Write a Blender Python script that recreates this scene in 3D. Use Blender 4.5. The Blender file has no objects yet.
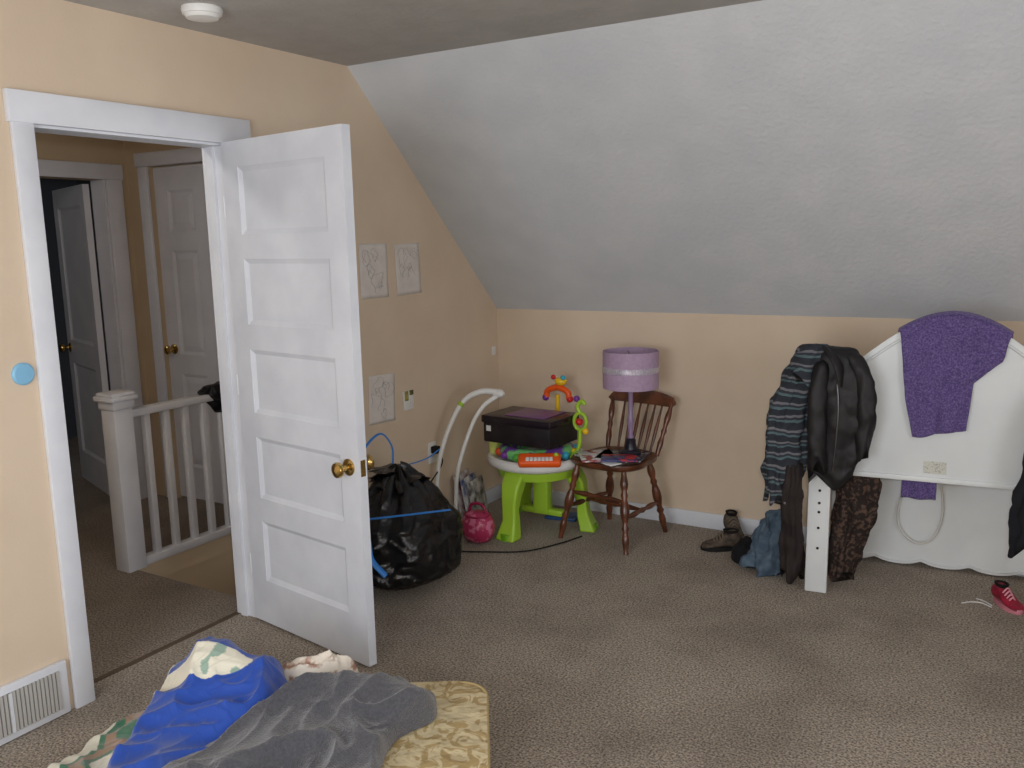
import bpy, bmesh, math, random
from mathutils import Vector, Matrix, noise, Euler
from math import sin, cos, pi, radians
random.seed(3)
scn=bpy.context.scene
CUR=None; CUR_INV=None; CM=Matrix()
# ---------------------------------------------------------------- materials
def lin(c):
    r=[]
    for v in c[:3]:
        v/=255.0
        r.append(v/12.92 if v<=0.04045 else ((v+0.055)/1.055)**2.4)
    return (r[0],r[1],r[2],1)
MATS={}
def mat(name,c1,c2=None,scale=8,rough=0.6,metal=0,bump=0,bscale=60,bdist=0.004,detail=4,spec=0.4,lo=0.35,hi=0.65,sheen=0,bump2=0,b2scale=6,trans=0,dist=0):
    if name in MATS: return MATS[name]
    m=bpy.data.materials.new(name); m.use_nodes=True; MATS[name]=m
    nt=m.node_tree; N=nt.nodes; L=nt.links
    b=N["Principled BSDF"]
    b.inputs["Base Color"].default_value=lin(c1); b.inputs["Roughness"].default_value=rough
    b.inputs["Metallic"].default_value=metal; b.inputs["Specular IOR Level"].default_value=spec
    if sheen: b.inputs["Sheen Weight"].default_value=sheen
    if trans: b.inputs["Transmission Weight"].default_value=trans
    tc=N.new("ShaderNodeTexCoord")
    if c2:
        n=N.new("ShaderNodeTexNoise"); n.inputs["Scale"].default_value=scale; n.inputs["Detail"].default_value=detail
        n.inputs["Distortion"].default_value=dist
        L.new(tc.outputs["Object"],n.inputs["Vector"])
        r=N.new("ShaderNodeValToRGB"); r.color_ramp.elements[0].position=lo; r.color_ramp.elements[1].position=hi
        r.color_ramp.elements[0].color=lin(c1); r.color_ramp.elements[1].color=lin(c2)
        L.new(n.outputs["Fac"],r.inputs["Fac"]); L.new(r.outputs["Color"],b.inputs["Base Color"])
    prev=None
    for (s,sc,di) in ((bump,bscale,bdist),(bump2,b2scale,bdist*5)):
        if s:
            n2=N.new("ShaderNodeTexNoise"); n2.inputs["Scale"].default_value=sc; n2.inputs["Detail"].default_value=3
            L.new(tc.outputs["Object"],n2.inputs["Vector"])
            bp=N.new("ShaderNodeBump"); bp.inputs["Strength"].default_value=s; bp.inputs["Distance"].default_value=di
            L.new(n2.outputs["Fac"],bp.inputs["Height"])
            if prev: L.new(prev.outputs["Normal"],bp.inputs["Normal"])
            L.new(bp.outputs["Normal"],b.inputs["Normal"]); prev=bp
    return m
def vcmat(name,rough=0.85,bump=0.4,bscale=300):
    m=mat(name,(200,200,200),rough=rough,bump=bump,bscale=bscale,bdist=0.003,sheen=0.3)
    nt=m.node_tree; a=nt.nodes.new("ShaderNodeVertexColor"); a.layer_name="Col"
    nt.links.new(a.outputs["Color"],nt.nodes["Principled BSDF"].inputs["Base Color"]); return m
def stripemat(name,cols,period,axis='Z',rough=0.9):
    m=mat(name,cols[0],rough=rough,bump=0.3,bscale=250,bdist=0.003)
    nt=m.node_tree;N=nt.nodes;L=nt.links
    tc=N.new("ShaderNodeTexCoord"); sp=N.new("ShaderNodeSeparateXYZ"); L.new(tc.outputs["Object"],sp.inputs[0])
    nn=N.new("ShaderNodeTexNoise"); nn.inputs["Scale"].default_value=9; L.new(tc.outputs["Object"],nn.inputs["Vector"])
    ma=N.new("ShaderNodeMath"); ma.operation='MULTIPLY_ADD'; L.new(nn.outputs["Fac"],ma.inputs[0]); ma.inputs[1].default_value=0.05
    L.new(sp.outputs[axis],ma.inputs[2])
    d=N.new("ShaderNodeMath"); d.operation='DIVIDE'; L.new(ma.outputs[0],d.inputs[0]); d.inputs[1].default_value=period
    f=N.new("ShaderNodeMath"); f.operation='FRACT'; L.new(d.outputs[0],f.inputs[0])
    r=N.new("ShaderNodeValToRGB"); r.color_ramp.interpolation='CONSTANT'
    e=r.color_ramp.elements; e[0].color=lin(cols[0]); e[0].position=0
    e[1].color=lin(cols[1]); e[1].position=1/len(cols)
    for i in range(2,len(cols)):
        q=e.new(i/len(cols)); q.color=lin(cols[i])
    L.new(f.outputs[0],r.inputs[0]); L.new(r.outputs[0],N["Principled BSDF"].inputs["Base Color"]); return m

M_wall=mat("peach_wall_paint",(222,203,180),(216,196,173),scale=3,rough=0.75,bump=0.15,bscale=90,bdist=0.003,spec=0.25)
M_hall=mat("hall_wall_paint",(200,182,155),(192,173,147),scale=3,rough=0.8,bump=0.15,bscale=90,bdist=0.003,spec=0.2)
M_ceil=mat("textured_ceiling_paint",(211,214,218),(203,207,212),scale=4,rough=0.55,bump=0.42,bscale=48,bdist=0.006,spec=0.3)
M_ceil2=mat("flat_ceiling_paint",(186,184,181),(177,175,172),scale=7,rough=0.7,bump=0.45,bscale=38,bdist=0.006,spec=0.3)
M_trim=mat("white_trim_paint",(228,231,238),(218,221,229),scale=5,rough=0.4,bump=0.05,bscale=30)
M_door=mat("white_door_paint",(222,226,234),(212,216,225),scale=6,rough=0.38,bump=0.08,bscale=25)
M_door2=mat("hall_door_paint",(222,225,236),(214,217,228),scale=6,rough=0.4)
M_brass=mat("brass",(200,170,105),rough=0.22,metal=1)
M_wood=mat("dark_turned_wood",(116,66,42),(70,39,25),scale=14,rough=0.28,spec=0.6)
M_white=mat("white_plastic",(232,232,230),rough=0.35)
M_green=mat("lime_plastic",(165,205,60),rough=0.35)
M_dark=mat("black_and_hole_shade",(18,17,18),rough=0.8)  # black for cord, plug and soles; doubles as painted shade in holes
M_bag=mat("black_garbage_bag_plastic",(13,13,16),rough=0.3,spec=0.5,bump=0.7,bscale=9,bdist=0.03)
M_blue=mat("blue_drawstring_plastic",(50,130,215),rough=0.4)
M_hb=mat("white_headboard_paint",(226,230,231),(217,221,223),scale=4,rough=0.4)
M_metal=mat("grey_metal",(120,120,120),rough=0.35,metal=1)
M_carp=mat("beige_frieze_carpet",(86,75,66),(198,183,164),scale=130,rough=0.95,bump=1.0,bscale=160,bdist=0.007,detail=6,lo=0.34,hi=0.66,spec=0.1,sheen=0.2)
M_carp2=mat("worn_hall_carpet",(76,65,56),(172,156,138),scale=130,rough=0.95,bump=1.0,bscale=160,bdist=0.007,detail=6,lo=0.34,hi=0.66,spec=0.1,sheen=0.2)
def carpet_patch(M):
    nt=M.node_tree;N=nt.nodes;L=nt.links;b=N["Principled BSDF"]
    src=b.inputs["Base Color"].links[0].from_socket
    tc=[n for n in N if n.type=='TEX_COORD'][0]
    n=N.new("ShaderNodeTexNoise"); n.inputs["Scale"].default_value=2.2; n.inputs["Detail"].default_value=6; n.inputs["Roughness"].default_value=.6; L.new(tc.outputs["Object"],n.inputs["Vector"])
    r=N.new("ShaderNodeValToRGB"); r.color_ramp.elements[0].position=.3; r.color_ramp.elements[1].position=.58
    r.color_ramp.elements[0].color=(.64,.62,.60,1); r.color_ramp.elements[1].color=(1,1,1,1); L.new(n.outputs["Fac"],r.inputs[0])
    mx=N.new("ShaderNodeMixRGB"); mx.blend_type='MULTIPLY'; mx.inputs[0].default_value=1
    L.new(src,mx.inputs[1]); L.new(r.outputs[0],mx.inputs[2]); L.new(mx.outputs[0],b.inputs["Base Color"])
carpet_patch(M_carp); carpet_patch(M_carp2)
# ---------------------------------------------------------------- mesh helpers
def grp(name,loc):
    global CUR,CUR_INV
    e=bpy.data.objects.new(name,None); e.empty_display_size=0.1; e.location=loc
    scn.collection.objects.link(e); CUR=e; CUR_INV=Matrix.Translation(loc).inverted(); return e
def top():
    global CUR; CUR=None
def finish(me,name,m,smooth,angle=35):
    bm=bmesh.new(); bm.from_mesh(me); bmesh.ops.recalc_face_normals(bm,faces=bm.faces[:]); bm.to_mesh(me); bm.free()
    if smooth:
        for p in me.polygons: p.use_smooth=True
        try: me.set_sharp_from_angle(angle=radians(angle))
        except Exception: pass
    if m: me.materials.append(m)
    o=bpy.data.objects.new(name,me); scn.collection.objects.link(o)
    if CUR: o.parent=CUR; o.matrix_parent_inverse=CUR_INV
    return o
def add(name,vs,fs,m,smooth=False,angle=35):
    me=bpy.data.meshes.new(name); me.from_pydata([CM@Vector(v) for v in vs],[],fs); me.update()
    return finish(me,name,m,smooth,angle)
def box(name,lo,hi,m,bevel=0,seg=2,rot=None):
    bm=bmesh.new(); bmesh.ops.create_cube(bm,size=1)
    lo=Vector(lo);hi=Vector(hi);c=(lo+hi)/2;s=hi-lo
    for v in bm.verts: v.co=Vector((v.co.x*s.x,v.co.y*s.y,v.co.z*s.z))
    if bevel: bmesh.ops.bevel(bm,geom=bm.edges[:],offset=bevel,segments=seg,affect='EDGES',profile=0.5)
    T=CM@Matrix.Translation(c)@(rot.to_matrix().to_4x4() if rot else Matrix())
    for v in bm.verts: v.co=T@v.co
    me=bpy.data.meshes.new(name); bm.to_mesh(me); bm.free()
    return finish(me,name,m,bevel>0)
def prism(name,poly,t0,t1,fn,m,bevel=0,seg=2,smooth=True):
    n=len(poly); vs=[fn(p[0],p[1],t0) for p in poly]+[fn(p[0],p[1],t1) for p in poly]
    bm=bmesh.new(); bv=[bm.verts.new(CM@Vector(v)) for v in vs]
    f1=bm.faces.new(bv[:n]); f2=bm.faces.new(bv[n:][::-1])
    for i in range(n): bm.faces.new([bv[i],bv[n+i],bv[n+(i+1)%n],bv[(i+1)%n]])
    if bevel: bmesh.ops.bevel(bm,geom=list(set(f1.edges[:]+f2.edges[:])),offset=bevel,segments=seg,affect='EDGES',profile=0.5)
    bmesh.ops.triangulate(bm,faces=[f for f in bm.faces if len(f.verts)>4])
    me=bpy.data.meshes.new(name); bm.to_mesh(me); bm.free(); return finish(me,name,m,smooth,30)
def catmull(P,k=6):
    P=[Vector(p) for p in P]
    if len(P)<3: return P
    Q=[P[0]*2-P[1]]+P+[P[-1]*2-P[-2]]; out=[]
    for i in range(1,len(Q)-2):
        for j in range(k):
            t=j/k;a,b,c,d=Q[i-1],Q[i],Q[i+1],Q[i+2]
            out.append(0.5*((2*b)+(c-a)*t+(2*a-5*b+4*c-d)*t*t+(3*b-a-3*c+d)*t**3))
    out.append(P[-1]); return out
def lerpr(r,n):
    if not isinstance(r,(list,tuple)): return [r]*n
    out=[]
    for i in range(n):
        t=i/(n-1)*(len(r)-1);a=int(min(t,len(r)-2));f=t-a; out.append(r[a]*(1-f)+r[a+1]*f)
    return out
def tube(name,P,r,m,n=12,k=6,closed=False,flat=1.0,caps=True):
    pts=catmull(P,k) if (k>1 and len(P)>2) else [Vector(p) for p in P]
    if isinstance(r,(list,tuple)) and len(P)==2 and len(r)>2:
        a,b=pts; pts=[a.lerp(b,i/(len(r)-1)) for i in range(len(r))]
    R=lerpr(r,len(pts)); vs=[];fs=[]
    T=[(pts[min(i+1,len(pts)-1)]-pts[max(i-1,0)]).normalized() for i in range(len(pts))]
    if closed:
        pts=pts[:-1];R=R[:-1];L=len(pts);T=[(pts[(i+1)%L]-pts[i-1]).normalized() for i in range(L)]
    up=Vector((0,0,1)) if abs(T[0].z)<0.9 else Vector((1,0,0))
    u=T[0].cross(up).normalized()
    for i,p in enumerate(pts):
        u=(u-T[i]*u.dot(T[i])).normalized(); w=T[i].cross(u)
        for j in range(n):
            a=2*pi*j/n; vs.append(p+u*cos(a)*R[i]+w*sin(a)*R[i]*flat)
    L=len(pts)
    for i in range(L if closed else L-1):
        for j in range(n):
            a=i*n+j;b=i*n+(j+1)%n;c=((i+1)%L)*n+(j+1)%n;d=((i+1)%L)*n+j; fs.append([a,b,c,d])
    if not closed and caps: fs.append(list(range(n))[::-1]); fs.append([(L-1)*n+j for j in range(n)])
    return add(name,vs,fs,m,True,50)
def lathe(name,prof,c,m,n=32,sx=1,sy=1,closed=False,M=None):
    vs=[];fs=[];c=Vector(c)
    for (r,z) in prof:
        for j in range(n):
            a=2*pi*j/n; v=Vector((r*cos(a)*sx,r*sin(a)*sy,z)); 
            if M: v=M@v
            vs.append(c+v)
    L=len(prof)
    for i in range(L if closed else L-1):
        for j in range(n):
            k2=(i+1)%L; fs.append([i*n+j,i*n+(j+1)%n,k2*n+(j+1)%n,k2*n+j])
    if not closed: fs.append(list(range(n))[::-1]); fs.append([(L-1)*n+j for j in range(n)])
    return add(name,vs,fs,m,True,40)
def ball(name,c,r,m,s=(1,1,1),n=20):
    prof=[(max(r*sin(pi*i/12),1e-4)*1.0,-r*cos(pi*i/12)*s[2]) for i in range(13)]
    return lathe(name,prof,c,m,n,s[0],s[1])
def sheet(name,fn,nu,nv,m,thick=0.004):
    vs=[fn(i/nu,j/nv) for i in range(nu+1) for j in range(nv+1)]
    fs=[[i*(nv+1)+j,(i+1)*(nv+1)+j,(i+1)*(nv+1)+j+1,i*(nv+1)+j+1] for i in range(nu) for j in range(nv)]
    o=add(name,vs,fs,m,True,80); s=o.modifiers.new("thick",'SOLIDIFY'); s.thickness=thick; s.offset=0; return o
def hang(name,P,rx,ry,m,folds=7,amp=0.14,seed=0,n=84,k=10,twist=1.0,rough=0.012):
    pts=catmull(P,k); L=len(pts); RX=lerpr(rx,L);RY=lerpr(ry,L); vs=[];fs=[]
    for i,p in enumerate(pts):
        v=i/(L-1); dome=min(1,math.sqrt(max(0,1-(1-min(v/0.08,1))**2))+0.03)
        for j in range(n):
            a=2*pi*j/n
            ph=seed+twist*v*1.5+0.8*sin(v*5+seed)
            f=1+amp*(0.35+0.65*v)*sin(folds*a+ph)+amp*0.5*sin((folds*2-3)*a-ph*1.3)
            q=p+Vector((RX[i]*cos(a)*f*dome,RY[i]*sin(a)*f*dome,0))
            nz=noise.noise_vector(q*14+Vector((seed,0,0)))*rough+noise.noise_vector(q*35+Vector((seed,3,0)))*rough*0.4
            nz.z+=0.03*sin(3*a+seed)*v**4
            w=q+nz; w.z=max(w.z,.004)
            vs.append(w)
    for i in range(L-1):
        for j in range(n): fs.append([i*n+j,i*n+(j+1)%n,(i+1)*n+(j+1)%n,(i+1)*n+j])
    fs.append(list(range(n))[::-1]); fs.append([(L-1)*n+j for j in range(n)])
    return add(name,vs,fs,m,True,80)
def heap(name,poly,base,thick,fold,m,seed=0,N=220,Mr=56,fs_=4.5,colfn=None,floor=0.004,hfn=None):
    P=catmull([(p[0],p[1],0) for p in poly]+[(poly[0][0],poly[0][1],0)],24)[:-1]
    c=sum(P,Vector())/len(P); B=[P[int(i*len(P)/N)] for i in range(N)]
    vs=[];fs=[]
    for r in range(Mr+1):
        t=(r/Mr)**0.8
        for i in range(N):
            b=B[i]; wob=1+0.035*noise.noise(Vector((b.x*9,b.y*9,seed)))+0.015*noise.noise(Vector((b.x*25,b.y*25,seed)))
            p=c+(b-c)*t*wob
            e=1-t; edge=min(1,e/0.13); edge=math.sqrt(max(0,1-(1-edge)**2))
            q=Vector((p.x*fs_,p.y*fs_,seed)); q+=noise.noise_vector(q*0.7)*0.7
            rid=(1-abs(noise.noise(q)))**3*1.0; rid2=(1-abs(noise.noise(q*2.1+Vector((5,2,1)))))**3*0.4
            rid3=(1-abs(noise.noise(q*4.3+Vector((2,7,1)))))**3*0.12
            lump=noise.noise(Vector((p.x*3,p.y*3,seed+9)))*0.9
            h=base(p.x,p.y)+floor+edge*(thick*(0.6+0.4*min(1,e*2)))+edge*fold*(rid+rid2+rid3+lump)
            if hfn: h+=edge*hfn(p.x,p.y)
            h=max(h,base(p.x,p.y)+0.003)
            if r==Mr: h=base(p.x,p.y)+0.002
            vs.append((p.x,p.y,h))
    for r in range(Mr):
        for i in range(N): fs.append([r*N+i,r*N+(i+1)%N,(r+1)*N+(i+1)%N,(r+1)*N+i])
    fs.append([Mr*N+i for i in range(N)])
    o=add(name,vs,fs,m,True,80)
    if colfn:
        ca=o.data.color_attributes.new("Col",'FLOAT_COLOR','POINT')
        for i,v in enumerate(o.data.vertices): ca.data[i].color=lin(colfn(v.co.x,v.co.y))
    return o
# ---------------------------------------------------------------- camera
f,yaw,pitch,roll=876.35,0.54296,0.16336,-0.02272
C=Vector((2.74644,-4.39836,1.55))
cam=bpy.data.cameras.new("camera"); co=bpy.data.objects.new("camera",cam); scn.collection.objects.link(co)
cam.sensor_width=36; cam.lens=f*36/1024; cam.clip_start=0.02
co.matrix_world=Matrix.Translation(C)@Matrix.Rotation(yaw,4,'Z')@Matrix.Rotation(pi/2-pitch,4,'X')@Matrix.Rotation(roll,4,'Z')
scn.camera=co
# ---------------------------------------------------------------- room shell
H1,H2,D=1.149,2.339,1.223
XR,YB=4.4,-5.5
yL,yR,Hc=-2.735,-1.962,1.95
WT=.105
I3=lambda a,b,t:(t,a,b)
top()
def multi(name,boxes,m):
    bm=bmesh.new()
    for lo,hi in boxes:
        r=bmesh.ops.create_cube(bm,size=1)
        lo=Vector(lo);hi=Vector(hi);c=(lo+hi)/2;s=hi-lo
        for v in r['verts']: v.co=Vector((v.co.x*s.x,v.co.y*s.y,v.co.z*s.z))+c
    me=bpy.data.meshes.new(name); bm.to_mesh(me); bm.free(); return finish(me,name,m,False)
multi("floor",[((-.11,YB,-.1),(XR,-1.91,0)),((0,-1.91,-.1),(XR,0,0))],M_carp)
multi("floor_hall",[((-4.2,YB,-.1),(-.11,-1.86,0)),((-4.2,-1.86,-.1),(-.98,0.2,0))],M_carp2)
multi("wall_left",[((-WT,YB,0),(0,yL,H2)),((-WT,yL,Hc),(0,yR,H2))],M_wall)
prism("wall_left_gable",[(yR,0),(0,0),(0,H1),(-D,H2),(yR,H2)],-WT,0,I3,M_wall,smooth=False)
box("wall_back_knee",(-WT,0,0),(XR,.12,H1),M_wall)
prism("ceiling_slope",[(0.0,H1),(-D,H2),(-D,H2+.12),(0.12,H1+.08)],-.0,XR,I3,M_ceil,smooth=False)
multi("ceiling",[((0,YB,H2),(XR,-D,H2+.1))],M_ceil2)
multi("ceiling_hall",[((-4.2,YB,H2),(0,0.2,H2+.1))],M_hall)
wy0,wy1,wz0,wz1=-4.2,-2.4,.7,1.95
multi("wall_right",[((XR,YB,0),(XR+.12,wy0,H2)),((XR,wy1,0),(XR+.12,0,H2)),((XR,wy0,0),(XR+.12,wy1,wz0)),((XR,wy0,wz1),(XR+.12,wy1,H2))],M_wall)
vx0,vx1=1.0,2.6
multi("wall_rear",[((0,YB-.12,0),(vx0,YB,H2)),((vx1,YB-.12,0),(XR,YB,H2)),((vx0,YB-.12,0),(vx1,YB,wz0)),((vx0,YB-.12,wz1),(vx1,YB,H2))],M_wall)
grp("window_1",(XR,-3.3,1.3))
for nm,lo,hi in (("jamb_a",(XR-.02,wy0-.08,wz0-.08),(XR+.1,wy0,wz1+.08)),("jamb_b",(XR-.02,wy1,wz0-.08),(XR+.1,wy1+.08,wz1+.08)),("head",(XR-.02,wy0,wz1),(XR+.1,wy1,wz1+.08)),("sill",(XR-.05,wy0-.08,wz0-.05),(XR+.1,wy1+.08,wz0)),("mullion",(XR+.06,(wy0+wy1)/2-.02,wz0),(XR+.09,(wy0+wy1)/2+.02,wz1))): box(nm,lo,hi,M_trim,.004)
grp("added_rear_window",(1.8,YB,1.3))  # unseen window, added as an opening for the rear area light
for nm,lo,hi in (("jamb_a",(vx0-.08,YB-.1,wz0-.08),(vx0,YB+.02,wz1+.08)),("jamb_b",(vx1,YB-.1,wz0-.08),(vx1+.08,YB+.02,wz1+.08)),("head",(vx0,YB-.1,wz1),(vx1,YB+.02,wz1+.08)),("sill",(vx0-.08,YB-.1,wz0-.05),(vx1+.08,YB+.05,wz0)),("mullion",(1.78,YB-.09,wz0),(1.82,YB-.06,wz1))): box(nm,lo,hi,M_trim,.004)
top()
box("baseboard_back",(0,-.014,0),(XR,0,.085),M_trim,.004)
box("baseboard_left",(0,yR+.1,0),(.014,-.014,.085),M_trim,.004)
box("baseboard_left.001",(0,YB,0),(.014,-3.2,.085),M_trim,.004)
XF=-2.0; YW=-.95
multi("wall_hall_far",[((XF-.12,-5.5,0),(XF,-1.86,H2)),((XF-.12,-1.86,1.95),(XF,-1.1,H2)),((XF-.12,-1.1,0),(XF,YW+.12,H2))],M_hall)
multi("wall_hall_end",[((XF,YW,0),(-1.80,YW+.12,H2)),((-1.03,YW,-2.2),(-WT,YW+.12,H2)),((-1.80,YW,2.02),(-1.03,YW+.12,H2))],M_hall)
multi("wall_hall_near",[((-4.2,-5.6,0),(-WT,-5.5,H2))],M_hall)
multi("wall_stairwell",[((-1.03,-1.86,-2.2),(-.98,YW,-.1)),((-WT,-1.86,-2.2),(-.0,YW,-.0)),((-.98,-1.91,-2.2),(-WT,-1.86,-.1))],mat("stairwell_paint",(222,202,172),rough=.8))
box("trim_stairwell",(-.985,-1.86,-.1),(-.972,YW,0.0),mat("stairwell_paint",(222,202,172)))
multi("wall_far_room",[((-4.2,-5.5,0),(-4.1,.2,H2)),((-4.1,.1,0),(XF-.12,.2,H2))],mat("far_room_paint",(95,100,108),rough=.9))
grp("staircase",(-.55,-1.4,-.5))
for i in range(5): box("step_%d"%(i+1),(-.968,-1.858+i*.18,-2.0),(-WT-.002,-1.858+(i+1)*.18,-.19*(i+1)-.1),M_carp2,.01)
grp("trim_bedroom_doorway",(0,-2.35,1))
box("casing_latch_side",(0,-2.80,0),(.02,yL+.005,Hc),M_trim,.004)
box("casing_hinge_side",(0,yR-.004,0),(.02,yR+.095,Hc),M_trim,.004)
box("casing_head",(0,-2.81,Hc-.01),(.026,yR+.115,Hc+.088),M_trim,.004)
box("jamb_latch",(-WT-.01,yL,0),(0,yL+.014,Hc),M_trim)
box("jamb_hinge",(-WT-.01,yR-.014,0),(0,yR,Hc),M_trim)
box("jamb_head",(-WT-.01,yL,Hc-.018),(0,yR,Hc),M_trim)
box("stop_latch",(-.08,yL+.014,0),(-.045,yL+.024,Hc-.018),M_trim)
box("stop_hinge",(-.08,yR-.024,0),(-.045,yR-.014,Hc-.018),M_trim)
box("strike_plate",(-.03,yL+.014,.72),(-.005,yL+.016,.79),M_brass)
box("threshold_strip",(-.12,yL+.02,0),(-.095,yR-.02,.004),mat("carpet_seam_strip",(95,80,66),rough=.7),.001)
def panel_door(name,W,H,T,panels,mx,m,raised=False,knob=None,km=None):
    global CM
    grp(name,mx.translation); CM=mx
    xs=sorted(set([0,W]+[p[0] for p in panels]+[p[1] for p in panels])); zs=sorted(set([0,H]+[p[2] for p in panels]+[p[3] for p in panels]))
    box("core",(.02,.011,.02),(W-.02,T-.011,H-.02),m)
    bm=bmesh.new()
    def inside(x,z): return any(p[0]<x<p[1] and p[2]<z<p[3] for p in panels)
    for i in range(len(xs)-1):
        for j in range(len(zs)-1):
            if inside((xs[i]+xs[i+1])/2,(zs[j]+zs[j+1])/2): continue
            r=bmesh.ops.create_cube(bm,size=1)
            for v in r['verts']:
                v.co=Vector(((v.co.x+.5)*(xs[i+1]-xs[i])+xs[i],(v.co.y+.5)*T,(v.co.z+.5)*(zs[j+1]-zs[j])+zs[j]))
    bmesh.ops.remove_doubles(bm,verts=bm.verts[:],dist=1e-5)
    seen={}
    bm.verts.index_update()
    for fc in bm.faces[:]:
        key=tuple(sorted(v.index for v in fc.verts)); seen.setdefault(key,[]).append(fc)
    dele=[x for L in seen.values() if len(L)>1 for x in L]
    if dele: bmesh.ops.delete(bm,geom=dele,context='FACES_ONLY')
    for v in bm.verts: v.co=CM@v.co
    me=bpy.data.meshes.new("frame"); bm.to_mesh(me); bm.free(); finish(me,"stiles_and_rails",m,False)
    for q,(a,b,c,d) in enumerate(panels):
        s=.018
        for yy,yi,tag in ((.002,.011,"f"),(T-.002,T-.011,"b")):
            vs=[(a,yy,c),(b,yy,c),(b,yy,d),(a,yy,d),(a+s,yi,c+s),(b-s,yi,c+s),(b-s,yi,d-s),(a+s,yi,d-s)]
            add("moulding_%d%s"%(q+1,tag),vs,[[0,1,5,4],[1,2,6,5],[2,3,7,6],[3,0,4,7]],m)
            if raised:
                s2=.035; yo=yy+(.002 if tag=="f" else -.002)
                vs=[(a+s,yi,c+s),(b-s,yi,c+s),(b-s,yi,d-s),(a+s,yi,d-s),(a+s+s2,yo,c+s+s2),(b-s-s2,yo,c+s+s2),(b-s-s2,yo,d-s-s2),(a+s+s2,yo,d-s-s2)]
                add("raised_field_%d%s"%(q+1,tag),vs,[[0,1,5,4],[1,2,6,5],[2,3,7,6],[3,0,4,7],[4,5,6,7]],m)
    if knob:
        kx,kz=knob
        for sgn,y0,t in ((-1,0,"front"),(1,T,"back")):
            R=Matrix.Rotation(radians(90*(1 if sgn<0 else -1)),4,'X')
            prof=[(.031,0),(.031,.004),(.026,.007),(.011,.010),(.010,.028),(.018,.034),(.027,.044),(.029,.052),(.026,.060),(.014,.066),(.004,.068)]
            lathe("knob_"+t,prof,(kx,y0,kz),km or M_brass,24,M=R)
        box("latch_plate",(W-.0005 if kx>W/2 else -.001,T*.2,kz-.03),(W+.001 if kx>W/2 else .0005,T*.8,kz+.03),km or M_brass)
    CM=Matrix()
hx,hy=0.012,-1.992
ang=math.atan2(-2.1086-hy,.7526-hx); Wd=math.hypot(.7526-hx,-2.1086-hy)-.03
P5=[(.10,Wd-.10,z0,min(z0+.252,1.835)) for z0 in (.185,.535,.885,1.235,1.58)]
panel_door("door_1",Wd,1.93,.036,P5,Matrix.Translation((hx,hy,.012))@Matrix.Rotation(ang,4,'Z'),M_door,knob=(Wd-.055,.748))
for i,z in enumerate((.25,1.0,1.7)): tube("hinge_pin_%d"%(i+1),[(.006,-1.988,z-.04),(.006,-1.988,z+.04)],.006,M_trim,8)
W2=.77
P6=[]
for (c,d) in ((.2,.78),(.90,1.52),(1.63,1.87)):
    P6+=[(.11,.335,c,d),(.435,.66,c,d)]
panel_door("door_2",W2,2.0,.036,P6,Matrix.Translation((-1.80,YW+.03,.01)),M_door2,True,knob=(.06,.93))
grp("trim_hall_closet",(-1.4,YW,1))
box("casing_a",(-1.88,YW-.018,0),(-1.80,YW,2.02),M_door2,.004); box("casing_b",(-1.03,YW-.018,0),(-.985,YW,2.02),M_door2,.004); box("casing_head",(-1.9,YW-.02,2.02),(-.96,YW,2.10),M_door2,.004)
grp("trim_far_doorway",(XF,-1.4,1))
box("casing_a",(XF,-1.1,0),(XF+.02,-1.0,1.95),M_door2,.004); box("casing_b",(XF,-1.94,0),(XF+.02,-1.86,1.95),M_door2,.004); box("casing_head",(XF,-1.95,1.95),(XF+.02,-.99,2.04),M_door2,.004)
box("jamb",(XF-.12,-1.115,0),(XF,-1.1,1.95),M_door2)
panel_door("door_3",.72,1.92,.036,[(.1,.62,.2,.8),(.1,.62,.95,1.8)],Matrix.Translation((XF-.125,-1.125,.01))@Matrix.Rotation(radians(-90-109),4,'Z'),M_door2,knob=(.66,.9))
grp("storage_shelf",(-3.9,-1.9,1))
for z in (.4,.9,1.4,1.75): box("shelf_%d"%int(z*100),(-4.08,-2.6,z),(-3.7,-1.2,z+.03),mat("shelf_board",(70,66,62),rough=.7))
for x,y in ((-4.08,-2.6),(-4.08,-1.23),(-3.73,-2.6),(-3.73,-1.23)): box("upright",(x,y,0),(x+.03,y+.03,1.78),mat("shelf_board",(70,66,62)))
for i in range(9):
    y=-2.5+(i%3)*.42; z=(.43,.93,1.43)[i//3]; cc=[(60,120,130),(150,150,160),(90,60,50)][i%3]
    box("bin_%d"%i,(-4.05,y,z),(-3.72,y+.3,z+.25),mat("bin_col_%d"%(i%3),cc),.02)
grp("stair_railing",(-.98,-1.4,.4))
nx,ny=-.985,-1.86
box("newel_post",(nx-.05,ny-.05,0),(nx+.05,ny+.05,.84),M_trim,.004)
box("newel_collar",(nx-.058,ny-.058,.80),(nx+.058,ny+.058,.84),M_trim,.006)
box("newel_cap",(nx-.072,ny-.072,.84),(nx+.072,ny+.072,.862),M_trim,.006)
prism("newel_cap_top",[(nx-.06,ny-.06),(nx+.06,ny-.06),(nx+.06,ny+.06),(nx-.06,ny+.06)],.862,.88,lambda a,b,t:(a,b,t),M_trim,.008)
box("handrail",(nx-.03,ny+.05,.745),(nx+.03,YW-.002,.785),M_trim,.01)
box("bottom_rail",(nx-.03,ny+.05,.0),(nx+.03,YW-.002,.04),M_trim,.004)
for i in range(7):
    y=ny+.15+i*.115; box("baluster_%d"%(i+1),(nx-.016,y-.016,.038),(nx+.016,y+.016,.75),M_trim,.002)
grp("draped_bag",(-.98,-1.12,.7))
hang("bag_body",[(-.985,-1.25,.83),(-.985,-1.25,.79),(-.975,-1.24,.70)],[.04,.055,.05],[.09,.12,.05],mat("black_nylon",(22,22,26),rough=.5),seed=4)
top()
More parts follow.
